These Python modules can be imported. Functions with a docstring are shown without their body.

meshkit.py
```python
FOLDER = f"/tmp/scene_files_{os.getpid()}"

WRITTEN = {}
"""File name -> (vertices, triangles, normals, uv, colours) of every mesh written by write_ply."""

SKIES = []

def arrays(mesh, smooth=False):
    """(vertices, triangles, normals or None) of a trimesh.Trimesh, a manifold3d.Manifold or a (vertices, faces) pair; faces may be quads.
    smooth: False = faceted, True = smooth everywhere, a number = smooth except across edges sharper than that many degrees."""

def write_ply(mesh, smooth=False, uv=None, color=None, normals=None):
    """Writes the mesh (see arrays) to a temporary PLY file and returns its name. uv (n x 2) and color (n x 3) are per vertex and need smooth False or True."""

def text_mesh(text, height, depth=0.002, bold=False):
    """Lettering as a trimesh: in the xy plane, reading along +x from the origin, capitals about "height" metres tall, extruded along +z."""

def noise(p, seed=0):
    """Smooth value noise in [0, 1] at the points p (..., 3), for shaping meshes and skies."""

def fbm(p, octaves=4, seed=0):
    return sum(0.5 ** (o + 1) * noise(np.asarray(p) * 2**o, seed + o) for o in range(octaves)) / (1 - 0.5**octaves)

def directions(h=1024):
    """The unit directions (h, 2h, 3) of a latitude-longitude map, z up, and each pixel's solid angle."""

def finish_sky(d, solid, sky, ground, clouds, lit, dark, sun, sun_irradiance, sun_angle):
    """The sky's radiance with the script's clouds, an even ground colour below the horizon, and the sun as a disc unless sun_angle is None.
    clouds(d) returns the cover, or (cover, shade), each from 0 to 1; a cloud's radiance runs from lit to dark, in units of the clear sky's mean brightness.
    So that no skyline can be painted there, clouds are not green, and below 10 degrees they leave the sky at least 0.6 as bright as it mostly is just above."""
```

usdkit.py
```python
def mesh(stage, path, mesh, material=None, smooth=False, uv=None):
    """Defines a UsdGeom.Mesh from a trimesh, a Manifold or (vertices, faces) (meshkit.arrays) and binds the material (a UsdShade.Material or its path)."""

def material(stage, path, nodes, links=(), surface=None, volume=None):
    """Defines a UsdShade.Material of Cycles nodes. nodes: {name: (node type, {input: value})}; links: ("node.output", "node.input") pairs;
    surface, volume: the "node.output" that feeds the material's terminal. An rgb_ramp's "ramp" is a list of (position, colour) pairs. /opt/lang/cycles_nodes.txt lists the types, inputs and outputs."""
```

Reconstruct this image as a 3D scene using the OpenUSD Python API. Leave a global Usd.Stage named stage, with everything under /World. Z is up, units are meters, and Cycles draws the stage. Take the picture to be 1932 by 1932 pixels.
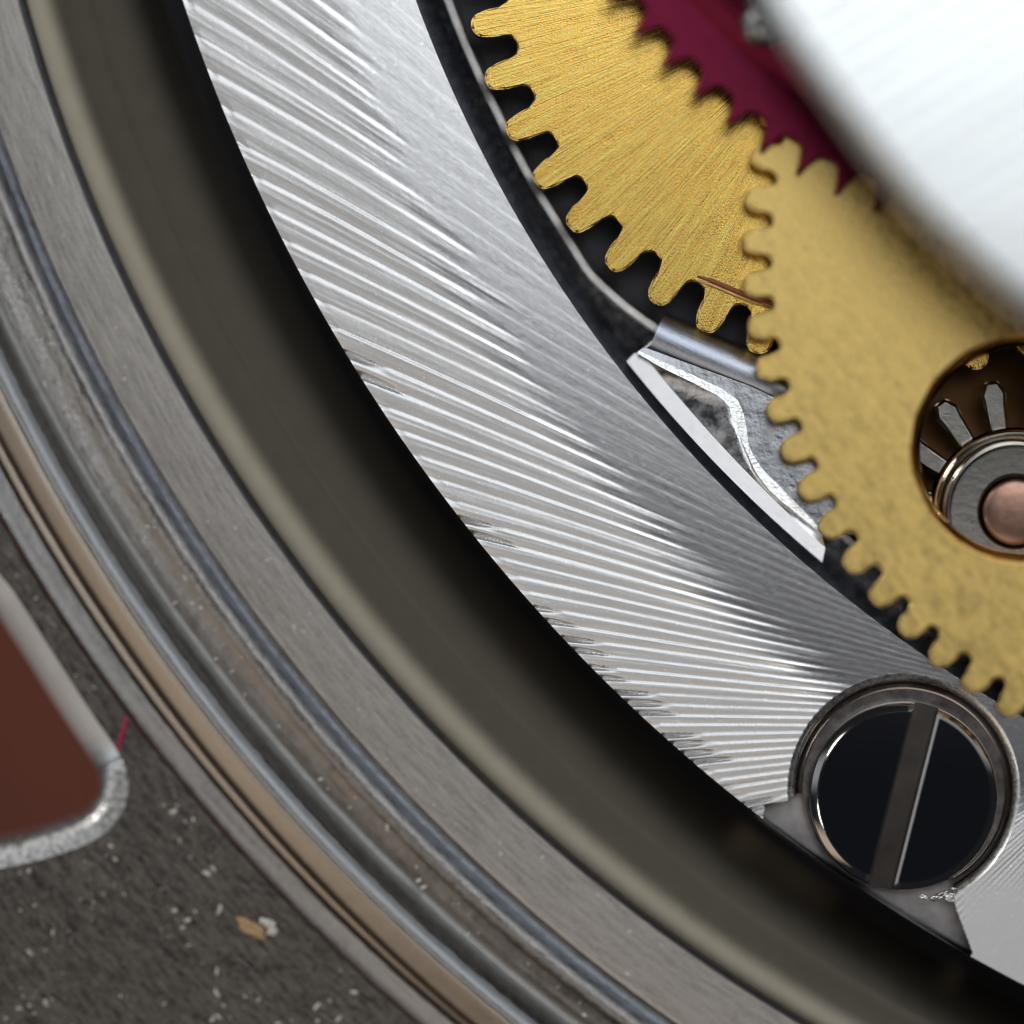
import math, random
import numpy as np
import trimesh, shapely
from shapely.geometry import Polygon, Point, LineString, MultiPolygon, box
from shapely.ops import unary_union
import usdkit, meshkit
from pxr import Usd, UsdGeom, UsdLux, UsdShade, Gf, Sdf, Vt

# ------------------------------------------------------------------ units
# 1 working unit = 1/1932 of the picture's width at the height of the small gold wheel (z = 0)
U = 10.5e-3 / 1932
DCAM = 0.050 / U
rng = np.random.RandomState(7)
stage = Usd.Stage.CreateInMemory()
UsdGeom.SetStageUpAxis(stage, UsdGeom.Tokens.z)
UsdGeom.SetStageMetersPerUnit(stage, 1.0)
UsdGeom.Xform.Define(stage, '/World')
UsdGeom.Scope.Define(stage, '/World/Looks')

# ------------------------------------------------------------------ camera
cam = UsdGeom.Camera.Define(stage, '/World/camera')
cam.AddTranslateOp().Set(Gf.Vec3d(0, 0, 0.050))
FOCAL = 18.0 * 0.050 / (10.5e-3 / 2)
cam.CreateHorizontalApertureAttr(36.0); cam.CreateVerticalApertureAttr(36.0)
cam.CreateFocalLengthAttr(FOCAL)
cam.CreateFStopAttr(FOCAL / 12.0)
cam.CreateFocusDistanceAttr(0.050 - 0 * U)
cam.CreateClippingRangeAttr(Gf.Vec2f(0.005, 10.0))
cam.CreateExposureAttr(0.15)

# ------------------------------------------------------------------ light
dome = UsdLux.DomeLight.Define(stage, '/World/sky')
usdkit.material(stage, '/World/Looks/room_light', {"b": ("background_shader", {"color": (0.80, 0.86, 1.0), "strength": 0.03})}, surface="b.background")
UsdShade.MaterialBindingAPI.Apply(dome.GetPrim()).Bind(UsdShade.Material.Get(stage, '/World/Looks/room_light'))
dome.GetPrim().SetCustomDataByKey('kind', 'structure')


def aim(x, pos, to=(0, 0, 0)):
    pos, to = np.array(pos, float), np.array(to, float)
    z = pos - to; z /= np.linalg.norm(z)
    up = np.array([0, 1, 0]) if abs(z[1]) < .9 else np.array([1, 0, 0])
    a = np.cross(up, z); a /= np.linalg.norm(a); b = np.cross(z, a)
    m = Gf.Matrix4d(*a, 0, *b, 0, *z, 0, *pos, 1)
    x.AddTransformOp().Set(m)


def rect_light(name, pos, w, h, inten, color, to=(0, 0, 0)):
    l = UsdLux.RectLight.Define(stage, '/World/' + name)
    l.CreateWidthAttr(w); l.CreateHeightAttr(h); l.CreateIntensityAttr(inten); l.CreateColorAttr(Gf.Vec3f(*color))
    aim(l, pos, to)


def disk_light(name, pos, r, inten, color, to=(0, 0, 0)):
    l = UsdLux.DiskLight.Define(stage, '/World/' + name)
    l.CreateRadiusAttr(r); l.CreateIntensityAttr(inten); l.CreateColorAttr(Gf.Vec3f(*color))
    aim(l, pos, to)


rect_light('window_lamp', (0.030, 0.073, 0.150), 0.080, 0.106, 2.4, (0.95, 0.98, 1.0), to=(0.030, 0.073, 0))
disk_light('glint_lamp', (-0.21, -0.07, 0.20), 0.015, 20.0, (0.96, 0.98, 1.0))
disk_light('key_lamp', (-0.17, 0.13, 0.19), 0.014, 55.0, (1.0, 0.97, 0.90))
rect_light('ceiling_lamp', (0.037, 0.0135, 0.150), 0.050, 0.012, 0.68, (1.0, 0.96, 0.96), to=(0.037, 0.0135, 0))
rect_light('warm_lamp', (-0.02, -0.085, 0.150), 0.10, 0.07, 1.25, (1.0, 0.89, 0.77), to=(-0.02, -0.085, 0))
rect_light('side_lamp', (-0.15, -0.12, 0.08), 0.12, 0.08, 0.9, (1.0, 0.82, 0.64))
rect_light('left_lamp', (-0.24, 0.06, 0.12), 0.14, 0.10, 0.55, (0.88, 0.94, 1.0))
rect_light('far_lamp', (0.14, 0.10, 0.10), 0.15, 0.12, 0.48, (0.95, 0.97, 1.0))


# ------------------------------------------------------------------ places in the picture -> points
def W(px, py, z=0.0):
    f = (DCAM - z) / DCAM
    return np.array([(px - 966) * f, (966 - py) * f, z])


def Wxy(P, z):
    P = np.asarray(P, float); f = (DCAM - z) / DCAM
    return np.c_[(P[:, 0] - 966) * f, (966 - P[:, 1]) * f]


# ------------------------------------------------------------------ prims
used = {}


def numbered(path):
    n = used.get(path, 0); used[path] = n + 1
    return path if n == 0 else f"{path}_{n:03d}"


origin = {}


def thing(name, label, cat, base=(0, 0, 0), group=None, kind=None):
    p = numbered('/World/' + name)
    x = UsdGeom.Xform.Define(stage, p); x.AddTranslateOp().Set(Gf.Vec3d(*(float(b) * U for b in base)))
    origin[p] = np.array(base, float)
    tag(x.GetPrim(), label, cat, group, kind)
    return p


def tag(o, label=None, cat=None, group=None, kind=None):
    for k, v in (('label', label), ('category', cat), ('group', group), ('kind', kind)):
        if v: o.SetCustomDataByKey(k, v)


def part(parent, name, mesh, mat, smooth=30, label=None, kind=None):
    """One Mesh prim; the mesh is given in working units in world place."""
    p = numbered((parent or '/World') + '/' + name)
    v, f, n = meshkit.arrays(mesh, smooth)
    o = origin.get(parent, np.zeros(3)) if parent else np.zeros(3)
    if parent and parent not in origin:
        o = origin[parent.rsplit('/', 1)[0]]
    v = (np.asarray(v) - o) * U
    m = usdkit.mesh(stage, p, (v, f), M[mat])
    if n is not None:
        from pxr import Vt
        m.CreateNormalsAttr(Vt.Vec3fArray.FromNumpy(np.asarray(n, np.float32))); m.SetNormalsInterpolation("vertex")
    if label or kind: tag(m.GetPrim(), label, None, None, kind)
    return p


# ------------------------------------------------------------------ materials
M = {}


def look(name, color, rough, metallic=1.0, grain=6.0, bump=0.0, polar=None, stretch=None, var=0.0, rvar=0.0, line_rot=None, spec=None, extra=None, specks=None, rough_by=None, aniso=0.0):
    """A procedural surface. grain: feature size in working units. polar: centre of a turned finish; stretch: (radial, tangential) feature size. line_rot: angle of a straight finish."""
    N, L = {}, []
    N['g'] = ("geometry", {})
    src = 'g.position'
    if polar is not None:
        c = W(*polar) * U
        N['sub'] = ("mapping", {"location": (-c[0], -c[1], 0.0)}); L.append(('g.position', 'sub.vector'))
        N['sep'] = ("separate_xyz", {}); L.append(('sub.vector', 'sep.vector'))
        N['xx'] = ("math", {"math_type": "multiply"}); L += [('sep.x', 'xx.value1'), ('sep.x', 'xx.value2')]
        N['yy'] = ("math", {"math_type": "multiply"}); L += [('sep.y', 'yy.value1'), ('sep.y', 'yy.value2')]
        N['rr'] = ("math", {"math_type": "add"}); L += [('xx.value', 'rr.value1'), ('yy.value', 'rr.value2')]
        N['r'] = ("math", {"math_type": "sqrt"}); L.append(('rr.value', 'r.value1'))
        N['t'] = ("math", {"math_type": "arctan2"}); L += [('sep.y', 't.value1'), ('sep.x', 't.value2')]
        N['rs'] = ("math", {"math_type": "multiply", "value2": 1 / (stretch[0] * U)}); L.append(('r.value', 'rs.value1'))
        N['ts'] = ("math", {"math_type": "multiply", "value2": 3000.0 / stretch[1]}); L.append(('t.value', 'ts.value1'))
        N['cb'] = ("combine_xyz", {"z": 0.3}); L += [('rs.value', 'cb.x'), ('ts.value', 'cb.y')]
        src = 'cb.vector'; sc = 1.0
    elif line_rot is not None:
        N['mp'] = ("mapping", {"rotation": (0, 0, -line_rot), "scale": (1 / (stretch[0] * U), 1 / (stretch[1] * U), 1 / (stretch[1] * U))}); L.append(('g.position', 'mp.vector'))
        N['mp']= ("mapping", {"mapping_type": "texture", "rotation": (0, 0, line_rot), "scale": (stretch[0] * U, stretch[1] * U, stretch[1] * U)})
        src = 'mp.vector'; sc = 1.0
    else:
        sc = 1 / (grain * U)
    N['n'] = ("noise_texture", {"scale": sc, "detail": 4.0, "roughness": 0.65}); L.append((src, 'n.vector'))
    N['n2'] = ("noise_texture", {"scale": 1 / (grain * U), "detail": 3.0, "roughness": 0.6}); L.append(('g.position', 'n2.vector'))
    N['mixn'] = ("mix_float", {"fac": 0.35}); L += [('n.fac', 'mixn.a'), ('n2.fac', 'mixn.b')]
    col = np.array(color, float)
    N['p'] = ("principled_bsdf", {"metallic": metallic, "roughness": rough, "base_color": tuple(col), **(extra or {})})
    if aniso:
        N['ny'] = ("math", {"math_type": "multiply", "value2": -1.0})
        N['tv'] = ("combine_xyz", {"z": 0.0}); L += [('sep.y', 'ny.value1'), ('ny.value', 'tv.x'), ('sep.x', 'tv.y'), ('tv.vector', 'p.tangent')]
        N['p'][1]["anisotropic"] = aniso
    if var:
        N['ramp'] = ("rgb_ramp", {"ramp": [(0.30, tuple(col * (1 - var))), (0.5, tuple(col)), (0.70, tuple(np.minimum(col * (1 + var), 0.97)))]})
        L.append(('mixn.result', 'ramp.fac')); cs = 'ramp.color'
        if specks:
            N['v'] = ("noise_texture", {"scale": 1 / (specks[0] * U), "detail": 1.0}); L.append(('g.position', 'v.vector'))
            N['vr'] = ("map_range", {"from_min": specks[1], "from_max": specks[1] + 0.04, "clamp": True}); L.append(('v.fac', 'vr.value'))
            N['mx'] = ("mix", {"color2": tuple(specks[2])}); L += [('vr.result', 'mx.fac'), (cs, 'mx.color1')]; cs = 'mx.color'
        L.append((cs, 'p.base_color'))
    if rough_by:
        N['at'] = ("attribute", {"attribute": rough_by[0]})
        N['mr'] = ("map_range", {"from_min": 0.0, "from_max": 1.0, "to_min": rough_by[1], "to_max": rough_by[2], "clamp": True})
        L += [('at.fac', 'mr.value'), ('mr.result', 'p.roughness')]
    elif rvar:
        N['mr'] = ("map_range", {"from_min": 0.3, "from_max": 0.7, "to_min": max(rough - rvar, 0.03), "to_max": rough + rvar, "clamp": True})
        L += [('mixn.result', 'mr.value'), ('mr.result', 'p.roughness')]
    if bump:
        N['b'] = ("bump", {"strength": 1.0, "distance": bump * U}); L.append(('b.normal', 'p.normal'))
        if rough_by:
            N['hm'] = ("math", {"math_type": "multiply"}); L += [('mixn.result', 'hm.value1'), ('at.fac', 'hm.value2'), ('hm.value', 'b.height')]
        else: L.append(('mixn.result', 'b.height'))
    M[name] = usdkit.material(stage, '/World/Looks/' + name, N, L, surface='p.BSDF')


RC = (3191, -874, 0)          # centre of the ring shapes
FAN = (2172, 1368)            # where the brushed rays meet
STEEL = (0.58, 0.57, 0.56)
look('case_flat', (0.165, 0.15, 0.136), 0.33, grain=11, bump=1.0, polar=RC, stretch=(9, 34), var=0.32, rvar=0.12)
look('case_side', (0.60, 0.63, 0.67), 0.42, grain=60, bump=0.2, var=0.05)
look('case_edge', (0.74, 0.74, 0.73), 0.34, grain=10, bump=0.5, var=0.15, rvar=0.12)
look('case_grey', (0.36, 0.36, 0.365), 0.36, grain=14, bump=0.8, polar=RC, stretch=(12, 160), var=0.30, rvar=0.12)
look('case_dark', (0.21, 0.205, 0.195), 0.32, grain=20, bump=0.5, polar=RC, stretch=(14, 200), var=0.28, rvar=0.10)
look('case_bluish', (0.19, 0.203, 0.23), 0.32, grain=9, bump=1.3, polar=RC, stretch=(9, 60), var=0.45, rvar=0.12)
look('case_blue_edge', (0.36, 0.37, 0.385), 0.46, grain=12, bump=0.6, polar=RC, stretch=(10, 90), var=0.25, rvar=0.1)
look('case_lip', (0.43, 0.385, 0.335), 0.38, grain=12, bump=0.25, polar=RC, stretch=(20, 300), var=0.10, rvar=0.05)
look('case_grainy', (0.27, 0.262, 0.255), 0.34, grain=12, bump=1.6, polar=RC, stretch=(13, 60), var=0.35, rvar=0.14)
look('case_satin', (0.50, 0.475, 0.45), 0.36, grain=5, bump=0.55, polar=RC, stretch=(8, 60), var=0.10, rvar=0.06)
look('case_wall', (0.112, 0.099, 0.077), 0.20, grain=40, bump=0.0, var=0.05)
look('plate', (0.78, 0.78, 0.79), 0.30, grain=4, bump=0.22, polar=(FAN[0], FAN[1], 0), stretch=(70, 6), var=0.10, rough_by=('finish', 0.15, 0.42), specks=(7, 0.70, (0.95, 0.95, 0.95)))
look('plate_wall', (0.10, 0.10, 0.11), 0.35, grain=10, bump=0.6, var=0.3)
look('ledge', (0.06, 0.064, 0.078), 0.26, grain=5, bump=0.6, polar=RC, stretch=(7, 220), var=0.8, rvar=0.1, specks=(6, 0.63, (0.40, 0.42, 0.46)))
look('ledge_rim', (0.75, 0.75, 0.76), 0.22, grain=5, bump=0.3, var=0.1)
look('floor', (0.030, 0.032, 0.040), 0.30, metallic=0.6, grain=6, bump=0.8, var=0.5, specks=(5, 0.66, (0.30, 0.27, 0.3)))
look('gold_grain', (0.97, 0.62, 0.15), 0.21, grain=4.0, bump=0.85, polar=(1690.9, -105.4, 0), stretch=(120, 12), var=0.5, rvar=0.10, aniso=0.55, specks=(3.2, 0.66, (1.0, 0.83, 0.45)))
look('gold_deep', (0.62, 0.33, 0.08), 0.22, grain=12, bump=0.4, var=0.2)
look('gold_matte', (0.76, 0.55, 0.19), 0.36, grain=16, bump=0.65, line_rot=math.radians(-50), stretch=(40, 14), var=0.26, rvar=0.12)
look('red_metal', (0.13, 0.008, 0.030), 0.30, metallic=0.9, grain=30, bump=0.3, var=0.10)
look('grey_pin', (0.25, 0.26, 0.26), 0.3, grain=20, var=0.1)
look('bridge', (0.50, 0.52, 0.525), 0.15, grain=10, bump=0.14, line_rot=math.radians(31), stretch=(160, 12), var=0.05, rvar=0.05)
look('bridge_edge', (0.62, 0.61, 0.61), 0.32, grain=10, bump=0.3, var=0.05)
look('mirror_black', (0.20, 0.20, 0.22), 0.03, grain=60, var=0.02)
look('screw_steel', (0.50, 0.47, 0.45), 0.22, grain=20, bump=0.3, var=0.1)
look('rim_steel', (0.36, 0.34, 0.33), 0.10, grain=30, var=0.05)
look('slot_dark', (0.17, 0.15, 0.135), 0.22, grain=60, bump=0.2, var=0.2)
look('recess_steel', (0.30, 0.27, 0.255), 0.22, grain=40, bump=0.12, var=0.08, rvar=0.04)
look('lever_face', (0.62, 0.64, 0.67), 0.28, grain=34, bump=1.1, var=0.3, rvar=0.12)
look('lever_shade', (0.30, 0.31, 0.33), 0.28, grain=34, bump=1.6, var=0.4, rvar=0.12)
look('lever_bevel', (0.42, 0.415, 0.42), 0.20, grain=30, bump=0.15, var=0.03)
look('lever_crease', (0.92, 0.94, 0.95), 0.25, grain=8, bump=2.0, var=0.1)
look('shelf_steel', (0.44, 0.42, 0.42), 0.34, grain=40, bump=0.25, var=0.08, rvar=0.05)
look('lever_bar', (0.42, 0.46, 0.53), 0.36, grain=8, bump=0.35, line_rot=math.radians(-27), stretch=(120, 5), var=0.25, rvar=0.06)
look('pinion_steel', (0.30, 0.285, 0.26), 0.22, grain=14, bump=0.3, var=0.1)
look('pinion_polished', (0.50, 0.47, 0.42), 0.07, grain=30, var=0.05)
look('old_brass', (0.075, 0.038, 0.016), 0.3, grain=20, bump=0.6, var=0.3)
look('copper', (0.36, 0.215, 0.165), 0.30, grain=14, bump=0.4, var=0.12)
look('skin_brown', (0.25, 0.062, 0.030), 0.55, metallic=0.0, grain=1400, var=0.6)
look('dust', (0.72, 0.70, 0.64), 0.6, metallic=0.0, grain=6, var=0.2)
look('orange_dust', (0.52, 0.34, 0.18), 0.6, metallic=0.0, grain=6, var=0.3)
look('red_dust', (0.42, 0.02, 0.08), 0.55, metallic=0.0, grain=8, var=0.3)
look('bright_thread', (0.80, 0.47, 0.20), 0.4, metallic=0.5, grain=8, var=0.2)
look('rust_thread', (0.33, 0.10, 0.06), 0.5, metallic=0.0, grain=8, var=0.3)


# ------------------------------------------------------------------ mesh helpers
def grid(P, flip=False):
    """P (a, b, 3) points -> one sheet."""
    a, b = P.shape[:2]
    i = np.arange(a * b).reshape(a, b)
    q = np.stack([i[:-1, :-1], i[1:, :-1], i[1:, 1:], i[:-1, 1:]], -1).reshape(-1, 4)
    if flip: q = q[:, ::-1]
    return trimesh.Trimesh(P.reshape(-1, 3), np.vstack([q[:, [0, 1, 2]], q[:, [0, 2, 3]]]), process=False)


def cat(*ms): return trimesh.util.concatenate(ms)


def tri(poly):
    """2-D triangulation of a polygon (or several)."""
    V, F, k = [], [], 0
    for g in (poly.geoms if hasattr(poly, 'geoms') else [poly]):
        if g.geom_type != 'Polygon' or g.area < 1e-3: continue
        v, f = trimesh.creation.triangulate_polygon(g, engine='earcut')
        v, f = np.asarray(v), np.asarray(f)
        a = v[f]; cr = (a[:, 1, 0] - a[:, 0, 0]) * (a[:, 2, 1] - a[:, 0, 1]) - (a[:, 1, 1] - a[:, 0, 1]) * (a[:, 2, 0] - a[:, 0, 0])
        f = np.where((cr < 0)[:, None], f[:, ::-1], f)
        V.append(v); F.append(f + k); k += len(v)
    if not V: return np.zeros((0, 2)), np.zeros((0, 3), int)
    return np.vstack(V), np.vstack(F)


def slab(R, z0, z1, c=0.0, whole=None):
    """A plate of outline R from z0 to z1, its upper edge chamfered by c along the outline of `whole`."""
    whole = whole or R
    ms = []
    zt = lambda v: np.full(len(v), z1)
    if c > 0:
        inner = whole.buffer(-c, join_style=1, quad_segs=3)
        edge = whole.boundary
        def zt(v):
            d = shapely.distance(shapely.points(v), edge)
            return z1 - np.clip(c - d, 0, c)
        for reg in (inner.intersection(R), whole.difference(inner).intersection(R)):
            v, f = tri(reg)
            if len(v): ms.append(trimesh.Trimesh(np.c_[v, zt(v)], f, process=False))
    else:
        v, f = tri(R); ms.append(trimesh.Trimesh(np.c_[v, zt(v)], f, process=False))
    v, f = tri(R); ms.append(trimesh.Trimesh(np.c_[v, np.full(len(v), z0)], f[:, ::-1], process=False))
    for g in (R.geoms if hasattr(R, 'geoms') else [R]):
        if g.geom_type != 'Polygon': continue
        g = shapely.geometry.polygon.orient(g)
        for ring in (g.exterior, *g.interiors):
            v = np.array(ring.coords)[:, :2]
            P = np.stack([np.c_[v, np.full(len(v), z0)], np.c_[v, zt(v)]], 1)
            ms.append(grid(P))
    return cat(*ms)


def lathe(profile, c=(0, 0, 0), n=96, flip=False):
    """profile: (r, z) from the outside inwards (or top down); turned about the z axis at c."""
    pr = np.array(profile, float); t = np.linspace(0, 2 * np.pi, n + 1)
    P = np.stack([np.stack([c[0] + r * np.cos(t), c[1] + r * np.sin(t), np.full(n + 1, c[2] + z)], -1) for r, z in pr], 1)
    return grid(P, flip)


def flake(pos, r, seed, flat=.5):
    m = trimesh.creation.icosphere(subdivisions=1, radius=1.0)
    v = np.asarray(m.vertices); rs = np.random.RandomState(seed)
    v = v * (0.6 + 0.8 * rs.rand(len(v), 1)) * np.array([1 + rs.rand(), .6 + .4 * rs.rand(), flat])
    a = rs.rand() * 6.28; R = np.array([[math.cos(a), -math.sin(a), 0], [math.sin(a), math.cos(a), 0], [0, 0, 1]])
    return trimesh.Trimesh(v @ R.T * r + pos, m.faces, process=False)


def smoothstep(a, b, x):
    t = np.clip((x - a) / (b - a), 0, 1); return t * t * (3 - 2 * t)


# ------------------------------------------------------------------ ring curves (picture circles), as radius about RC per direction
CIRC = {'E1': (3411, -1012, 3229), 'E2': (3154, -851, 3228), 'E3': (3255, -895, 3452), 'K6': (3238, -866, 3462), 'K5': (3227, -903, 3549),
        'E4': (3160, -815, 3506), 'E5': (3233, -865, 3649), 'E6': (3120, -790, 3535), 'in': (3191, -874, 2560), 'L': (3150, -850, 2475)}
PHI0, PHI1 = math.radians(106), math.radians(182)     # directions in the picture (y down), from RC; view spans about 126..164


def curve(name, phi, dr=0.0):
    cx, cy, r = CIRC[name]
    dx, dy = cx - RC[0], cy - RC[1]
    b = dx * np.cos(phi) + dy * np.sin(phi)
    R = b + np.sqrt(np.maximum(b * b - (dx * dx + dy * dy - r * r), 1)) + dr
    return R


def ring_pts(R, phi, z):
    """Picture polar radius about RC -> points at height z (scalar or array)."""
    px, py = RC[0] + R * np.cos(phi), RC[1] + R * np.sin(phi)
    f = (DCAM - z) / DCAM
    return np.stack([(px - 966) * f, (966 - py) * f, z * np.ones_like(px)], -1)


def ring_mesh(prof, n=420, jitter=0.0, seed=0):
    """prof: list of (curve name, dr, z) from the outside in."""
    phi = np.linspace(PHI0, PHI1, n)
    cols = []
    for k, (nm, dr, z) in enumerate(prof):
        j = jitter * (meshkit.fbm(np.c_[phi * 240, np.full(n, k * 3.1), np.zeros(n)], 4, seed) - .5) if jitter else 0
        cols.append(ring_pts(curve(nm, phi, dr) + j, phi, np.full(n, float(z))))
    return grid(np.stack(cols, 1), flip=True)


# ================================================================== the setting behind the watch
bm = grid(np.stack([np.stack([np.array([x, y, -2600 + 260 * math.sin(x / 1500.) * math.cos(y / 1300.)]) for x in np.linspace(-5200, 5200, 40)]) for y in np.linspace(-5200, 5200, 40)]), flip=True)
p = part(None, 'background_surface', bm, 'skin_brown', True)
tag(stage.GetPrimAtPath(p), 'blurred reddish brown surface seen through the opening of the case', 'background', None, 'structure')

# ================================================================== the case
case = thing('watch_case', 'stepped grey steel watch case ring with a cut-out at its lower left', 'watch case', W(330, 1640, -60))
ZF = -48.0
# flat with the cut-out
phi = np.linspace(PHI0, PHI1, 200)
inner_edge = np.c_[RC[0] + curve('E6', phi, 52) * np.cos(phi), RC[1] + curve('E6', phi, 52) * np.sin(phi)]
outer_edge = np.c_[RC[0] + curve('E6', phi, 1500) * np.cos(phi), RC[1] + curve('E6', phi, 1500) * np.sin(phi)]
open_px = [(-420, 560), (-160, 860), (0, 1096), (20, 1119), (83, 1218), (142, 1311), (188, 1380), (203, 1410), (213, 1443), (215, 1483), (206, 1518), (185, 1546), (160, 1562), (132, 1574), (66, 1595), (0, 1609), (-180, 1640), (-420, 1660)]
flat_poly = Polygon(np.vstack([Wxy(inner_edge, ZF), Wxy(outer_edge, ZF)[::-1]])).buffer(0)
hole = Polygon(Wxy(open_px, ZF)).buffer(-14).buffer(14, quad_segs=8)
def ring_xy(poly, n=300):
    e = shapely.geometry.polygon.orient(poly).exterior
    return np.array([e.interpolate(t, normalized=True).coords[0] for t in np.linspace(0, 1, n)])


def follow(poly_ring, amount):
    """The ring's points moved inwards along their normals."""
    d = np.roll(poly_ring, -1, 0) - np.roll(poly_ring, 1, 0); d[0] = d[-1] = poly_ring[1] - poly_ring[-2]
    nrm = np.c_[-d[:, 1], d[:, 0]] / np.linalg.norm(d, axis=1, keepdims=True)
    return poly_ring + nrm * np.asarray(amount)


r0 = ring_xy(hole.buffer(7, quad_segs=8))
low = smoothstep(-400, -535, r0[:, 1])[:, None]           # 1 along the bottom, where the rim is broad and worn round
r0 = follow(r0, -22 * low)
flat = flat_poly.difference(Polygon(r0).buffer(0))
v, f = tri(flat)
part(case, 'case_flat', trimesh.Trimesh(np.c_[v, np.full(len(v), ZF)], f, process=False), 'case_flat', False, 'dark brushed flat strewn with dust')


def loft(ringA, zA, ringB, zB):
    P = np.stack([np.c_[ringA, zA * np.ones(len(ringA))], np.c_[ringB, zB * np.ones(len(ringB))]], 1)
    return grid(P)


wob = (meshkit.fbm(np.c_[r0 / 9, np.zeros(len(r0))], 3, 5) - .5)[:, None] * 4 * low
wob[-1] = wob[0]
prof = [(0, 0, 0, 0), (22, 12, -1.5, -8), (36, 25, -5, -17), (46, 38, -11, -27), (54, 50, -24, -38)]
lw = low[:, 0]
rr = [follow(r0, a_ * low + b_ * (1 - low)) + wob * (k_ / 4) for k_, (a_, b_, _, _) in enumerate(prof)]
rz = [ZF + c_ * lw + d_ * (1 - lw) for _, _, c_, d_ in prof]
r2, z2 = rr[-1], rz[-1]
sheets = np.stack([np.c_[a_, z_] for a_, z_ in zip(rr, rz)], 1)
cut = np.nonzero(lw > .5)[0]; lo, hi = cut.min(), cut.max() + 1
part(case, 'opening_edge', grid(sheets[lo:hi + 1]), 'case_edge', True, 'bright worn rim along the bottom of the cut-out')
deep = grid(np.stack([np.c_[r2, z2], np.c_[follow(r2, 3), z2 - 40]], 1))
part(case, 'opening_side', cat(grid(sheets[:lo + 1]), grid(sheets[hi - 1:]), deep), 'case_side', True, 'pale blurred slope on the right side of the cut-out')
# the turned steps, from the outside in
part(case, 'outer_step', ring_mesh([('E6', 53, ZF - 30), ('E6', 50, ZF - 14), ('E6', 44, ZF - 9), ('E6', 30, ZF - 5), ('E6', 6, ZF + 2), ('E6', 0, ZF - 10)], jitter=3), 'case_grey', 30, 'grey turned step beside the dusty flat')
part(case, 'narrow_lip', ring_mesh([('E6', 1, ZF - 20), ('E6', -2, ZF + 4), ('E6', -6, ZF + 9), ('E5', 6, ZF + 12), ('E5', 3, ZF + 8), ('E5', 1, ZF - 6)], jitter=1.2, seed=2), 'case_lip', 30, 'narrow pale beige lip')
part(case, 'wide_lip', ring_mesh([('E5', 2, ZF - 10), ('E5', -3, ZF + 2), ('E5', -9, ZF + 7), ('E4', 26, ZF + 23), ('E4', 14, ZF + 28), ('E4', 10, ZF + 28), ('E4', 9, ZF + 22)], jitter=1.2, seed=3), 'case_lip', 30, 'wider beige lip with a dark line beside it')
part(case, 'bright_crease', ring_mesh([('E4', 10, ZF + 26), ('E4', 9, ZF + 29), ('E4', 2, ZF + 30.5), ('E4', -6, ZF + 29.5), ('E4', -14, ZF + 26), ('E4', -22, ZF + 20)], jitter=2.2, seed=4), 'case_blue_edge', True, 'pale bluish worn edge beside the beige lip')
part(case, 'dark_channel', ring_mesh([('E4', -21, ZF + 21), ('E4', -28, ZF + 15), ('K5', 22, ZF - 6), ('K5', 3, ZF - 14), ('K5', -6, ZF - 13), ('K5', -14, ZF - 8)], jitter=3, seed=5), 'case_dark', True, 'dark turned channel')
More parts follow.
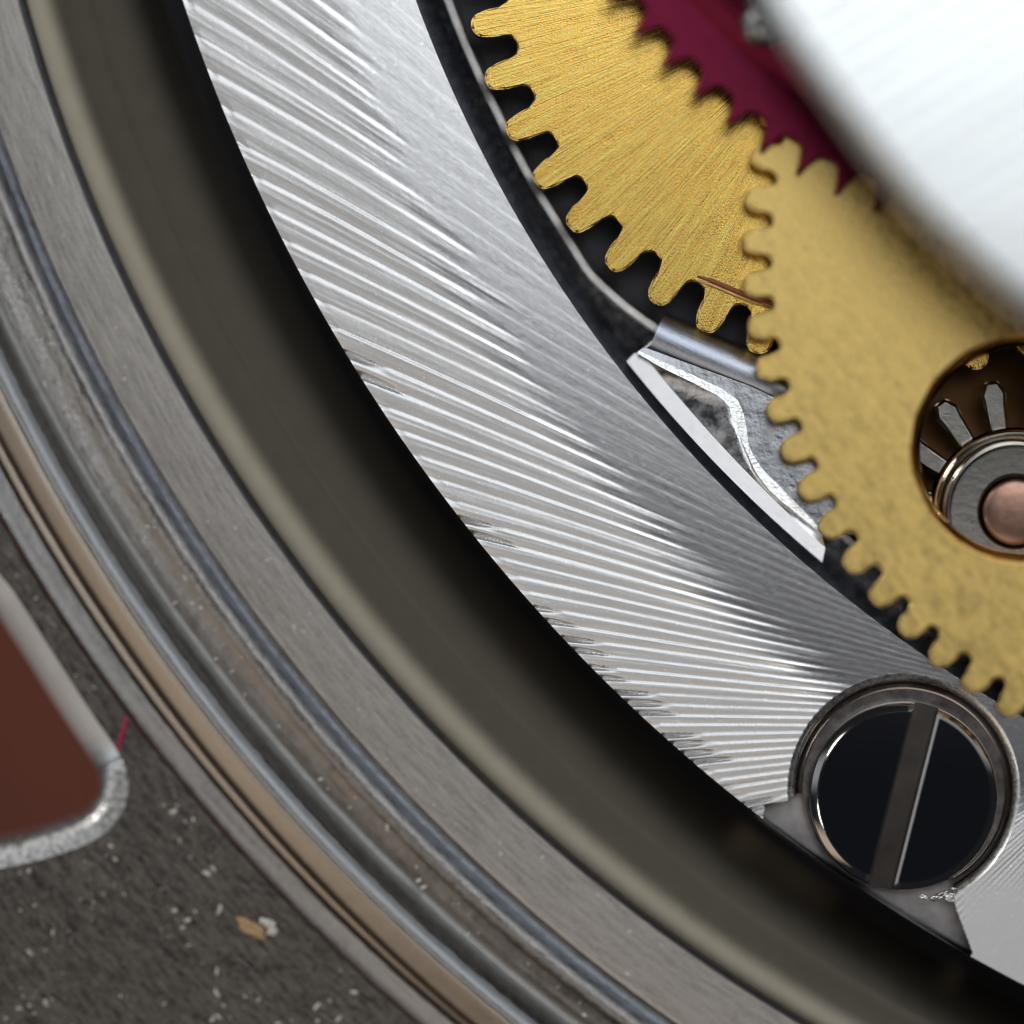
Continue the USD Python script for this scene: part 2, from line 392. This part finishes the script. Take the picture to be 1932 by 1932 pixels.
part(case, 'grainy_step', ring_mesh([('K5', -13, ZF - 9), ('K5', -24, ZF - 4), ('K5', -50, ZF + 5), ('K6', 24, ZF + 14), ('K6', 8, ZF + 18), ('K6', -2, ZF + 17), ('K6', -10, ZF + 12)], jitter=3.0, seed=6), 'case_grainy', True, 'rough grey step sparkling at its upper end')
part(case, 'inner_slope', ring_mesh([('K6', -9, ZF + 13), ('K6', -16, ZF + 8), ('E3', 14, ZF - 1), ('E3', 4, ZF), ('E3', -3, ZF + 8)], jitter=5, seed=8), 'case_bluish', True, 'dark bluish slope beside the satin ring')
part(case, 'satin_ring', ring_mesh([('E3', 0, ZF + 6), ('E3', -3, ZF + 13), ('E3', -9, ZF + 15), ('E2', 20, ZF + 16), ('E2', 6, ZF + 16), ('E2', 4.5, ZF + 14)], jitter=1.2, seed=7), 'case_satin', 30, 'even satin grey ring')
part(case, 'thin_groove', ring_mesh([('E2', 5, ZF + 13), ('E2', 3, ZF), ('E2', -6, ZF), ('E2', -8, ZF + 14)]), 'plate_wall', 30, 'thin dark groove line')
wall = [('E2', -5, ZF + 10)]
tw = np.linspace(0, 1, 60)
sl = np.tan(np.radians(np.interp(tw, [0, .04, .09, .16, .25, .40, .45, .50, .75, 1], [4, 8, 12, 17, 25, 29, 22, 28, 27, 29])))
zw = ZF + 12 - np.r_[0, np.cumsum((sl[1:] + sl[:-1]) / 2 * np.diff(tw))] * 225
wall += [(t, None, z) for t, z in zip(tw, zw)]
n = 420; phi = np.linspace(PHI0, PHI1, n)
cols = [ring_pts(curve('E2', phi, -5), phi, np.full(n, ZF + 10.0))]
for t, _, z in wall[1:]:
    R = curve('E2', phi, -7) * (1 - t) + curve('E1', phi, 30) * t
    cols.append(ring_pts(R, phi, np.full(n, z)))
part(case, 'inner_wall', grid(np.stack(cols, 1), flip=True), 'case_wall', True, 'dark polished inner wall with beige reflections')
zl = wall[-1][2]
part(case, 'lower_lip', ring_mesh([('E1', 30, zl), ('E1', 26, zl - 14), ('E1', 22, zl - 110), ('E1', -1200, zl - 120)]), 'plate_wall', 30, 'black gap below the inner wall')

# ================================================================== brushed plate
plate = thing('brushed_plate', 'silver plate with bright rays brushed across it, curving beside the case wall', 'movement plate', W(1000, 800, -60))


def tiltz(px, py):
    return 0.015 * ((px - 1000) * .7071 + (py - 700) * .7071)


SC = (1705, 1490)             # screw recess
SR = 219.0
nphi, nr = 1700, 190
phi = np.linspace(math.radians(109), math.radians(174), nphi)[:, None]
u = np.linspace(0, 1, nr)[None, :]
Rin, Rout = curve('in', phi), curve('E1', phi)
Rr = Rout + (Rin - Rout) * u
px, py = RC[0] + Rr * np.cos(phi), RC[1] + Rr * np.sin(phi)
din, dout = Rr - Rin, Rout - Rr
thf = np.degrees(np.arctan2(-(py - FAN[1]), FAN[0] - px)) * -1
rf = np.hypot(px - FAN[0], py - FAN[1])
thf = thf - 0.8 * (np.maximum(rf - 600, 0) / 1000) ** 2     # the rays bend a little towards the case
q = thf / 1.22 + 0.22 * meshkit.fbm(np.stack([thf * .35, thf * 0, rf / 900], -1), 2, 3)
k = np.floor(q); fr = 1 - (q - k)
amp = 0.35 + 1.05 * meshkit.noise(np.stack([k * 7.13, k * 0, k * 0], -1), 11)
tooth = np.where(fr < 0.85, fr / 0.85, (1 - fr) / 0.15)
valley = np.exp(-((np.minimum(fr, 1 - fr)) / .16) ** 2)
fine = meshkit.fbm(np.stack([thf * 3.1, rf / 260, thf * 0], -1), 3, 21) - .5
fade = smoothstep(105, 215, din + 70 * (meshkit.fbm(np.stack([thf * 1.1, rf / 160, 0 * thf], -1), 3, 8) - .5))
finish = np.maximum(fade, smoothstep(1780, 1830, px) * smoothstep(1600, 1700, py))
fade = np.clip(fade * (1 - smoothstep(1780, 1830, px) * smoothstep(1600, 1700, py)), 0.03, 1)
ridge = np.exp(-np.abs(fr - .5) / .085)
zpl = tiltz(px, py) + fade * ((0.5 * ridge + 1.7 * (tooth - .5)) * amp * (.6 + .8 * meshkit.noise(np.stack([k * 5.1, rf / 70, 0 * k], -1), 41)) + 1.0 * fine)
pick = smoothstep(.55, .72, meshkit.noise(np.stack([k * 3.37 + .5, k * 0, k * 0 + 2], -1), 5))
slotv = np.exp(-(np.minimum(fr, 1 - fr) / .2) ** 2)
pick = pick * (px < 1780) * smoothstep(560, 700, py)
notch = smoothstep(14 + 42 * pick, 2, dout + 18 * fine) * slotv * (.10 * (px < 1780) + .90 * pick)
zpl = zpl - 15 * notch
zpl += (.06 + .2 * fade) * (meshkit.fbm(np.stack([px / 9, py / 9, 0 * px], -1), 3, 31) - .5)
f = (DCAM - zpl) / DCAM
P = np.stack([(px - 966) * f, (966 - py) * f, zpl], -1)
# cut the recess
d = np.hypot(px - SC[0], py - SC[1])
lowcut = (d < SR)
notch_poly = Polygon([(1560, 1600), (1700, 1560), (1796, 1660), (1806, 1716), (1838, 1800), (1790, 1830), (1640, 1740), (1480, 1640), (1435, 1560), (1442, 1520), (1520, 1500)])
inn = shapely.contains_xy(notch_poly, px, py)
rem = lowcut | inn
i = np.arange(nphi * nr).reshape(nphi, nr)
quads = np.stack([i[:-1, :-1], i[1:, :-1], i[1:, 1:], i[:-1, 1:]], -1).reshape(-1, 4)
rq = rem.ravel()[quads]
keep = ~rq.all(1)
# pull the inside corners of half-cut cells out to the circle
mv = (rem & (d < SR) & ~inn).ravel()
ang = np.arctan2(py - SC[1], px - SC[0])
sx, sy = SC[0] + SR * np.cos(ang), SC[1] + SR * np.sin(ang)
Pm = np.stack([(sx - 966) * f, (966 - sy) * f, zpl], -1).reshape(-1, 3)
Pf = P.reshape(-1, 3).copy(); Pf[mv] = Pm[mv]
quads = quads[keep]
top_f = np.vstack([quads[:, [0, 2, 1]], quads[:, [0, 3, 2]]])
pp = part(plate, 'brushed_surface', trimesh.Trimesh(Pf, top_f, process=False), 'plate', True)
UsdGeom.PrimvarsAPI(stage.GetPrimAtPath(pp)).CreatePrimvar('finish', Sdf.ValueTypeNames.FloatArray, 'vertex').Set(Vt.FloatArray.FromNumpy(finish.ravel().astype(np.float32)))
drop = lambda e, dz: P[:, e] + np.array([0, 0, -1.0]) * dz
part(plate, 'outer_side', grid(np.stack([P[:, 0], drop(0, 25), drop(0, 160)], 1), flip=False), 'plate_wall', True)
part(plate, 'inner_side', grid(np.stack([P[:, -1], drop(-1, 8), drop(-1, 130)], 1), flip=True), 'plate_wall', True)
# recess of the screw
t = np.linspace(0, 2 * np.pi, 181)


def rec(r, dz):
    qx, qy = SC[0] + r * np.cos(t), SC[1] + r * np.sin(t)
    z = tiltz(qx, qy) + dz
    ff = (DCAM - z) / DCAM
    return np.stack([(qx - 966) * ff, (966 - qy) * ff, z], -1)


arc = np.array([not notch_poly.contains(Point(SC[0] + SR * math.cos(a), SC[1] + SR * math.sin(a))) for a in t])
wj = (meshkit.fbm(np.c_[np.cos(t) * 14, np.sin(t) * 14, 0 * t], 3, 9) - .5)[:, None] * np.array([3, 3, 2])
RIM = grid(np.stack([rec(SR + 1, 0), rec(SR - 4, -2) + wj * .6, rec(SR - 11, -8) + wj, rec(SR - 14, -16)], 1), flip=True)
RM = grid(np.stack([rec(SR - 14, -16), rec(SR - 16, -22), rec(SR - 22, -30), rec(SR - 30, -33), rec(60, -34)], 1), flip=True)
for RM, nm_, mt_, lb_ in ((RIM, 'recess_rim', 'case_edge', 'sparkling rim of the screw seat'), (RM, 'screw_recess', 'recess_steel', 'round sunk seat of the screw')):
    fm = RM.triangles_center
    pxy = np.c_[fm[:, 0] + 966, 966 - fm[:, 1]]
    dd = np.hypot(pxy[:, 0] - SC[0], pxy[:, 1] - SC[1])
    rim_keep = ~(shapely.contains_xy(notch_poly.buffer(4), pxy[:, 0], pxy[:, 1]) & (dd > SR - 40))
    RM.update_faces(rim_keep); RM.remove_unreferenced_vertices()
    part(plate, nm_, RM, mt_, 50, lb_)
# lower shelf that the cut corner of the plate leaves open
shelf = Polygon(Wxy([(1400, 1500), (1500, 1480), (1700, 1530), (1815, 1650), (1846, 1812), (1800, 1782), (1700, 1724), (1600, 1660), (1500, 1592), (1436, 1546)], -40))
part(plate, 'lower_shelf', slab(shelf, -160, -40, 8), 'shelf_steel', 30, 'grey lower shelf below the screw')

# ================================================================== recessed main plate under the wheels
main = thing('recessed_base_plate', 'black speckled base plate sunk below the gold wheels', 'base plate', W(1500, 500, -140))
lphi = np.linspace(math.radians(110), math.radians(176), 420)
LP = np.array([(800, -140), (829, -50), (856, 30), (899, 132), (939, 215), (982, 304), (1018, 367), (1064, 440), (1111, 516), (1180, 579), (1246, 625), (1320, 680), (1420, 800), (1540, 960), (1680, 1080), (1900, 1230), (2050, 1320), (2400, 1480), (2700, 1580)], float)
la = np.arctan2(LP[:, 1] - RC[1], LP[:, 0] - RC[0]); lr = np.hypot(LP[:, 0] - RC[0], LP[:, 1] - RC[1])
o = np.argsort(la); Lr = np.interp(lphi, la[o], lr[o])
for _ in range(6): Lr[1:-1] = (Lr[:-2] + Lr[1:-1] + Lr[2:]) / 3


def strip(list_rz):
    return grid(np.stack([ring_pts(R, lphi, np.full(len(lphi), float(z))) for R, z in list_rz], 1), flip=True)


inR = curve('in', lphi)
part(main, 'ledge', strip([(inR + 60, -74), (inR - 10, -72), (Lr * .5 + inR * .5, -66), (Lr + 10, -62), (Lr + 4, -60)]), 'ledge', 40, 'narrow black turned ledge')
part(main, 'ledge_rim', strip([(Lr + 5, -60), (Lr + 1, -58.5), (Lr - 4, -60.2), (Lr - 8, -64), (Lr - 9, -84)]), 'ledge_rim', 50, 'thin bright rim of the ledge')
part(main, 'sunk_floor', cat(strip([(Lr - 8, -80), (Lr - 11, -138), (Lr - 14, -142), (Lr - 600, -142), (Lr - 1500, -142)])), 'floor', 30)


# ================================================================== wheels
def gear_outline(c, root, tip, N, phase, wroot, wtip, fillet, rnd, holes=(), wear=0.0):
    """phase: picture angle (degrees, y down) of one tooth."""
    polys = [Point(c[0], c[1]).buffer(root, quad_segs=128)]
    for k in range(N):
        a = -math.radians(phase + 360.0 / N * k)
        e, s = np.array([math.cos(a), math.sin(a)]), np.array([-math.sin(a), math.cos(a)])
        C = np.array(c[:2])
        q = [C + e * (root - 8) + s * wroot, C + e * (root + (tip - root) * .55) + s * (wroot * .25 + wtip * .75), C + e * tip + s * wtip * .75, C + e * tip - s * wtip * .75, C + e * (root + (tip - root) * .55) - s * (wroot * .25 + wtip * .75), C + e * (root - 8) - s * wroot]
        polys.append(Polygon(q))
    g = unary_union(polys)
    g = g.buffer(fillet, quad_segs=6).buffer(-fillet, quad_segs=6)
    g = g.buffer(-rnd, quad_segs=5).buffer(rnd, quad_segs=5).simplify(0.25)
    if wear:
        e = shapely.segmentize(g.exterior, 5.0); v = np.array(e.coords)
        j = (meshkit.fbm(np.c_[v / 9.0, np.zeros(len(v))], 3, 17) - .5)[:, None] * wear
        d = np.roll(v, -1, 0) - np.roll(v, 1, 0); d[0] = d[-1] = v[1] - v[-2]
        nn = np.c_[-d[:, 1], d[:, 0]] / np.maximum(np.linalg.norm(d, axis=1, keepdims=True), 1e-9)
        g = Polygon(v + nn * j).buffer(0)
    for h in holes: g = g.difference(h)
    return g


def build_gear(root_path, c, root, g, N, phase, z0, z1, ch, mat, view_only=True):
    disc = Point(c[0], c[1]).buffer(root + 1.0, quad_segs=160)
    part(root_path, 'wheel_body', slab(g.intersection(disc), z0, z1, ch, g), mat, 30)
    teeth = g.difference(disc)
    spare = []
    for tpoly in sorted(teeth.geoms, key=lambda q: (round(q.centroid.x, 2), round(q.centroid.y, 2))):
        if tpoly.area < 20: continue
        m = slab(tpoly, z0, z1, ch, g)
        x, y = tpoly.centroid.coords[0]
        if abs(x) < 1040 and abs(y) < 1040: part(root_path, 'tooth', m, mat, 30)
        else: spare.append(m)
    if spare: part(root_path, 'far_teeth', cat(*spare), mat, 30, kind='stuff')


c1 = W(1690.9, -105.4, 0)
w1 = thing('gold_gear', 'grained bright gold toothed wheel in sharp focus beside the dark ledge', 'gear', c1 + [0, 0, -40])
g1 = gear_outline(c1, 739.5, 816.3, 48, 169.03, 28, 26, 22, 21, [Point(c1[0], c1[1]).buffer(60)], wear=2.6)
build_gear(w1, c1, 739.5, g1, 48, 169.03, -38, 0, 3.6, 'gold_grain')

Z2 = 60.0
f2 = (DCAM - Z2) / DCAM
c2 = W(2422.2, 473.1, Z2)
w2 = thing('gold_gear', 'matt out-of-focus gold toothed wheel overlapping the sharp one, with a round hole', 'gear', c2 + [0, 0, -44])
hc = W(1934, 848, Z2)[:2]
hv = hc - c2[:2]
holes = []
for k in range(4):
    a = math.pi / 2 * k
    holes.append(Point(c2[0] + hv[0] * math.cos(a) - hv[1] * math.sin(a), c2[1] + hv[0] * math.sin(a) + hv[1] * math.cos(a)).buffer(214 * f2, quad_segs=48))
g2 = gear_outline(c2, 967 * f2, 1020 * f2, 78, 148.7, 27.5, 23, 13, 17, holes, wear=2.6)
build_gear(w2, c2, 967 * f2, g2, 78, 148.7, Z2 - 36, Z2, 4.0, 'gold_matte')

ZR = 82.0
fr_ = (DCAM - ZR) / DCAM
c3 = W(2065.1, -654.8, ZR)
w3 = thing('red_gear', 'dark crimson wheel with pointed teeth half under the white bridge', 'gear', c3 + [0, 0, -40])
g3 = gear_outline(c3, 1080 * fr_, 1132 * fr_, 87, 140.3, 24, 5, 16, 3, [Point(c3[0], c3[1]).buffer(90)])
build_gear(w3, c3, 1080 * fr_, g3, 87, 140.3, ZR - 14, ZR, 4.0, 'red_metal')
part(w3, 'raised_web', lathe([(1000, ZR - 2), (985, ZR + 12), (955, ZR + 34), (930, ZR + 40), (200, ZR + 40)], (c3[0], c3[1], 0), 220, flip=True), 'red_metal', True, 'paler raised middle of the red wheel')
pc = W(1440, 45, ZR + 40)
part(w3 + '/raised_web', 'pin', lathe([(42, -40), (42, 6), (34, 16), (18, 22), (.5, 24)], pc, 40, flip=True), 'grey_pin', True, 'blurred grey pin')

part(w2 + '/wheel_body', 'hole_rim', lathe([(215, Z2 - 1), (212, Z2 - .5), (206, Z2 - 5), (199, Z2 - 18), (195, Z2 - 30), (194, Z2 - 36)], (hc[0], hc[1], 0), 96, flip=True), 'gold_deep', True, 'shiny rim of the round hole')
# thread lying on the sharp wheel
tp = np.array([W(*q) for q in [(1316, 521, 3), (1345, 530, 4), (1390, 549, 4), (1430, 564, 4), (1475, 578, 4)]])


def tube(P, r, n=8):
    P = np.asarray(P, float); ms = []
    R = np.broadcast_to(r, (len(P),)); rings = []
    d = np.gradient(P, axis=0)
    for p_, t_, rr in zip(P, d, R):
        t_ = t_ / np.linalg.norm(t_); a = np.cross(t_, [0, 0, 1.0]); a /= np.linalg.norm(a); b = np.cross(t_, a)
        th = np.linspace(0, 2 * np.pi, n + 1)
        rings.append(p_ + rr * (np.cos(th)[:, None] * a + np.sin(th)[:, None] * b))
    return grid(np.stack(rings), flip=False)


th = thing('rust_thread', 'thin straight rusty thread lying on the sharp gold gear', 'thread', tp[2])
part(th, 'dark_strand', tube(tp, [2, 3.6, 4, 3.8, 2]), 'rust_thread', True)
part(th, 'bright_strand', tube(tp + [-2.5, -7.5, -1.0], [1.5, 3.2, 3.4, 3.2, 1.5]), 'bright_thread', True, 'orange strand beside the dark one')

# ================================================================== pinion in the hole
pn = W(1915, 966, 20)
pin = thing('pinion', 'polished steel pinion with a copper pivot in the hole of the matt gold wheel', 'pinion', pn + [0, 0, -130])
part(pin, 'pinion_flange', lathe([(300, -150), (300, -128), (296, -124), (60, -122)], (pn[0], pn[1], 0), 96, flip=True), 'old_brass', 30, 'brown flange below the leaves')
for k in range(15):
    a = math.radians(123.5 + 24 * k); e, s = np.array([math.cos(a), math.sin(a)]), np.array([-math.sin(a), math.cos(a)])
    C = pn[:2]
    pts = [C + e * 90 + s * 18, C + e * 165 + s * 17, C + e * 195 + s * 19, C + e * 226 + s * 24, C + e * 250 + s * 12, C + e * 250 - s * 12, C + e * 226 - s * 24, C + e * 195 - s * 19, C + e * 165 - s * 17, C + e * 90 - s * 18]
    part(pin, 'leaf', slab(Polygon(pts).buffer(6).buffer(-6).buffer(-4).buffer(4), -120, -10, 6), 'pinion_steel', True)
part(pin, 'collar', lathe([(160, -120), (160, -4), (158.5, 6), (154, 13), (149, 15), (145, 12), (143, 8), (141, 14), (137, 22), (131, 26), (125, 25), (122, 20), (121, 16)], (pn[0], pn[1], 10), 96, flip=True), 'pinion_polished', 45, 'polished stepped collar')
part(pin + '/collar', 'collar_face', lathe([(121.5, 16), (118, 15.5), (72, 15), (67, 11), (65, -10)], (pn[0], pn[1], 10), 96, flip=True), 'pinion_steel', 30, 'grey face of the collar')
part(pin, 'pivot', lathe([(61, -20), (62, 18), (60, 23), (55, 26.5), (30, 28), (.5, 28.5)], (pn[0], pn[1], 10), 64, flip=True), 'copper', True, 'copper brown domed pivot')

# ================================================================== steel lever below the wheels
lev = thing('steel_lever', 'polished steel lever with a smooth white border, tucked under the gold wheels', 'lever', W(1360, 850, -140))


def bez(a, b, bulge, n=24):
    a, b = np.array(a, float), np.array(b, float); t = np.linspace(0, 1, n)[:, None]
    d = (b - a); nrm = np.array([-d[1], d[0]]) / np.linalg.norm(d)
    return a + d * t + nrm * bulge * 4 * t * (1 - t)


def on_plane(q, z0, c, gx, gy):
    q = np.asarray(q, float)
    X, Y = q[:, 0] - c[0], -(q[:, 1] - c[1])
    z = z0 + gx * X + gy * Y
    return np.array([W(a, b, zz) for (a, b), zz in zip(q, z)])


so = bez((1183, 682), (1551, 1061), 14); si = bez((1220, 676), (1557, 1034), 10)
SO, SI = on_plane(so, -26, so[0], .02, -.11), on_plane(si, -26, so[0], .02, -.11)
cap = on_plane([(1186, 678), (1196, 668), (1208, 663)], -26, so[0], .02, -.11)
part(lev, 'white_bevel', cat(grid(np.stack([SO, SI], 1), flip=False), grid(np.stack([SO + [0, 0, -3], SO + [-1, -1, -120]], 1), flip=True),
     grid(np.stack([np.stack([SO[0], cap[0], cap[1], cap[2]]), np.stack([SI[0]] * 4)], 1), flip=False)), 'lever_bevel', 30, 'smooth white bevel along the outer edge')
crease_px = np.array([(1204, 664), (1262, 694), (1324, 723), (1362, 742), (1385, 762), (1397, 800), (1410, 845), (1430, 885), (1455, 915), (1483, 942), (1520, 975), (1552, 1008)], float)
tt = np.linspace(0, 1, len(crease_px)); ts = np.linspace(0, 1, 40)
crx = np.c_[np.interp(ts, tt, crease_px[:, 0]), np.interp(ts, tt, crease_px[:, 1])]
wid = np.interp(ts, [0, .1, .3, .42, .55, .75, .9, 1], [3, 6, 8, 12, 4, 10, 6, 2])
jit = (meshkit.fbm(np.c_[crx / 13, np.zeros(40)], 3, 4) - .5) * 2
dn = np.gradient(crx, axis=0); dn = np.c_[-dn[:, 1], dn[:, 0]] / np.linalg.norm(dn, axis=1, keepdims=True)
cA, cB = crx + dn * (wid + jit)[:, None], crx - dn * (wid - jit)[:, None]
zc = np.linspace(-9, 16, 40)
SI40 = np.stack([np.interp(ts, np.linspace(0, 1, len(SI)), SI[:, k_]) for k_ in range(3)], 1)
CA = np.array([W(a, b, z) for (a, b), z in zip(cA, zc + .13 * wid)]); CB = np.array([W(a, b, z) for (a, b), z in zip(cB, zc - .13 * wid)])
CM = np.array([W(a, b, z) for (a, b), z in zip(crx, zc)])
part(lev, 'lower_face', grid(np.stack([SI40 + [0, 0, -1], SI40 * .6 + CA * .4 - [0, 0, 2], SI40 * .2 + CA * .8 - [0, 0, 2], CA], 1), flip=False), 'lever_face', True, 'mottled grey face')
part(lev, 'crease', grid(np.stack([CA, CM, CB], 1), flip=False), 'lever_crease', True, 'bright worn crease')
far = np.c_[np.interp(ts, [0, .3, .5, 1], [1215, 1420, 1560, 1640]), np.interp(ts, [0, .3, .5, 1], [655, 730, 800, 1010])]
CF = np.array([W(a, b, z) for (a, b), z in zip(far, np.linspace(-12, 20, 40))])
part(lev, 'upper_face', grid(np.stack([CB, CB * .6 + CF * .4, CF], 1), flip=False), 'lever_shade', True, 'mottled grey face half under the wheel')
ba, bb = W(1236, 634, -62), W(1520, 756, -50)
bar = tube([ba + (bb - ba) * t_ for t_ in np.linspace(0, 1, 12)], [50] * 12, 40)
part(lev, 'rounded_bar', bar, 'lever_bar', True, 'polished blue grey rounded bar')
part(lev + '/rounded_bar', 'bar_end', trimesh.Trimesh(*(lambda ring: (np.vstack([ring, ring.mean(0)]), [(j, (j + 1) % len(ring), len(ring)) for j in range(len(ring))]))(np.asarray(bar.vertices)[:40]), process=False), 'lever_bar', False)
part(lev, 'corner_edge', tube([W(1214, 660, -22), W(1232, 644, -24), W(1250, 626, -26)], [3, 3.5, 3]), 'lever_crease', True, 'thin bright corner edge')

# ================================================================== screw
sc = W(1706, 1503, 95)
zs = tiltz(1706, 1503)
screw = thing('slotted_screw', 'black polished slotted screw in a round steel seat at the lower right', 'screw', W(1706, 1503, zs - 60))
sctr = W(1706, 1503, zs + 6)
import manifold3d as m3
zt = zs + 8


def m_lathe(pr):
    return m3.Manifold.revolve(m3.CrossSection([np.array(pr, float)]), 128)


head = m_lathe([(0, -40), (178, -40), (178, -16), (176, -9), (170, -3.6), (162, 0), (0, 0)])
ang = math.atan2(326, 82)          # the slot's direction
slot = m3.Manifold.cube((500, 46, 60), True).translate((0, 0, 4)).rotate((0, 0, math.degrees(ang)))
ch = m3.CrossSection([np.array([(-28, .4), (28, .4), (23, -2.8), (-23, -2.8)][::-1], float)])
chs = m3.Manifold.extrude(ch, 500).translate((0, 0, -250)).rotate((90, 0, 90)).rotate((0, 0, math.degrees(ang)))
hm = (head - slot - chs).translate((sctr[0], sctr[1], zt))
mm = hm.to_mesh(); hv_, hf_ = np.array(mm.vert_properties[:, :3], float), np.array(mm.tri_verts)
hmesh = trimesh.Trimesh(hv_, hf_, process=False)
fn, fcn = hmesh.face_normals, hmesh.triangles_center
r_ = np.hypot(fcn[:, 0] - sctr[0], fcn[:, 1] - sctr[1])
flatf = (fn[:, 2] > .98) & (fcn[:, 2] > zt - 1)
sl_dir = np.array([-math.sin(ang), math.cos(ang)])
slotd = np.abs((fcn[:, :2] - sctr[:2]) @ sl_dir)
floorf = ~flatf & (slotd < 31) & (r_ < 178) & (fcn[:, 2] < zt - 12)
slotf = ~flatf & ~floorf & (slotd < 31) & (r_ < 174)
rimf = ~flatf & ~slotf & ~floorf
for nm, msk, mt, lb in (('head_face', flatf, 'mirror_black', 'two mirror black halves of the head'), ('head_rim', rimf, 'rim_steel', 'bevelled rim of the head'), ('slot_floor', floorf, 'slot_dark', 'dark bottom of the straight slot'), ('slot_edge', slotf, 'screw_steel', 'bright edges of the slot')):
    s_ = hmesh.submesh([np.nonzero(msk)[0]], append=True, repair=False)
    part(screw + ('/slot_floor' if nm == 'slot_edge' else ''), nm, s_, mt, 30, lb)

bm_ = [flake(W(px_, py_, 2), r_s, 400 + n_, .7) for n_, (px_, py_, r_s) in enumerate([(1772, 1690, 7), (1786, 1684, 5), (1797, 1692, 8), (1806, 1703, 6), (1760, 1696, 4), (1815, 1698, 5), (1742, 1692, 4), (1804, 1680, 5)])]
part(plate, 'metal_crumbs', cat(*bm_), 'case_edge', False, 'torn metal crumbs at the lower edge of the screw seat', kind='stuff')

# ================================================================== white bridge
bedge = np.array([(1180, -420), (1300, -230), (1376, -110), (1440, -8), (1470, 48), (1500, 96), (1535, 146), (1585, 218), (1640, 292), (1690, 356), (1745, 420), (1800, 474), (1862, 532), (1932, 592), (2050, 690), (2250, 850), (2500, 1050)], float)
BZ = 390.0
bx = Wxy(bedge, BZ)
bpoly = Polygon(np.vstack([bx, [(2600, -300), (2600, 2400), (-300, 2400)]])).buffer(0)
br = thing('white_bridge', 'bright silver white bridge with fine parallel stripes at the upper right', 'bridge', W(1750, 200, BZ - 130))
line = LineString(bx)
L_ = np.linspace(0, line.length, 260)
E0 = np.array([line.interpolate(s).coords[0] for s in L_])
dE = np.gradient(E0, axis=0); nE = np.c_[-dE[:, 1], dE[:, 0]] / np.linalg.norm(dE, axis=1, keepdims=True)
nE = nE * np.sign((nE @ np.array([1, 1.0])))[:, None]
for _ in range(30): nE[1:-1] = (nE[:-2] + nE[1:-1] + nE[2:]) / 3
offs = np.r_[0, 1.5, 5, 11, 18, 26, 36, 50, np.linspace(64, 1500, 330)]
X = E0[:, None, 0] + nE[:, None, 0] * offs[None]; Y = E0[:, None, 1] + nE[:, None, 1] * offs[None]
a31 = math.radians(31)
sd = -X * math.sin(a31) + Y * math.cos(a31)
st = (sd / 40.0) % 1
zb = BZ - 0.03 * (Y - 600) - 12 * np.clip((14 - offs) / 14, 0, 1)[None] ** 2 + smoothstep(30, 90, offs)[None] * (0.7 * (np.abs(st - .5) * 2) ** 1.5 + 0.8 * (meshkit.fbm(np.stack([sd / 9, 0 * sd, (X + Y) / 900], -1), 2, 6) - .5))
top = grid(np.stack([X, Y, zb], -1), flip=True)
if top.face_normals[:, 2].mean() < 0: top.invert()
part(br, 'striped_top', top, 'bridge', True)
sd_m = grid(np.stack([np.c_[E0, BZ - 12 - 0.03 * (E0[:, 1] - 600)], np.c_[E0 + nE * 1, np.full(len(E0), BZ - 130)], np.c_[E0 + nE * 1400, np.full(len(E0), BZ - 130)]], 1), flip=False)
part(br, 'side', sd_m, 'bridge_edge', 30, 'rounded grey side of the bridge')

# ================================================================== dust
bits = []
rs = np.random.RandomState(3)
flat_in = flat.buffer(-12)
while len(bits) < 420:
    a, b = rs.rand() * 1100, 950 + rs.rand() * 1060
    q = W(a, b, ZF)
    if not flat_in.contains(Point(q[0], q[1])) or meshkit.fbm(np.array([a / 90, b / 90, 3.0]), 3, 12) < .44 + .16 * rs.rand(): continue
    bits.append(flake(q + [0, 0, 1], 0.8 + 4.4 * rs.rand() ** 8, len(bits), .5))
for k in range(60):                                         # on the satin ring
    ph = math.radians(125 + 36 * rs.rand()); R = curve('E2', ph) + (curve('E3', ph) - curve('E2', ph)) * (.1 + .8 * rs.rand())
    q = ring_pts(np.array([R]), np.array([ph]), np.array([ZF + 15.0]))[0]
    bits.append(flake(q, 1.2 + 2.6 * rs.rand() ** 2, 1000 + k, .5))
for k in range(70):                                         # on the grainy step
    ph = math.radians(125 + 36 * rs.rand()); R = curve('K6', ph) + (curve('K5', ph) - curve('K6', ph)) * (rs.rand())
    q = ring_pts(np.array([R]), np.array([ph]), np.array([ZF + 14.0]))[0]
    bits.append(flake(q, 1.2 + 2.6 * rs.rand() ** 2, 2000 + k, .5))
o = part(None, 'dust_specks', cat(*bits), 'dust', False)
tag(stage.GetPrimAtPath(o), 'pale dust specks scattered over the case flat and rings', 'dust', None, 'stuff')
o = part(None, 'orange_flake', cat(flake(W(470, 1752, ZF + 4), 15, 77, .3), flake(W(487, 1756, ZF + 4), 12, 78, .3)), 'orange_dust', False)
tag(stage.GetPrimAtPath(o), 'small orange flake lying on the dusty case flat', 'flake')
o = part(None, 'white_flake', cat(flake(W(506, 1741, ZF + 5), 12, 79, .4), flake(W(513, 1757, ZF + 5), 9, 80, .4)), 'dust', False)
tag(stage.GetPrimAtPath(o), 'white flake touching the orange flake on the case flat', 'flake')
o = part(None, 'red_fibre', tube([W(236, 1352, ZF + 4), W(236, 1368, ZF + 6), W(230, 1384, ZF + 5), W(225, 1402, ZF + 4), W(223, 1416, ZF + 3)], [3, 5, 4.5, 5, 2.5]), 'red_dust', True)
tag(stage.GetPrimAtPath(o), 'short crimson fibre stuck beside the corner of the cut-out', 'fibre')
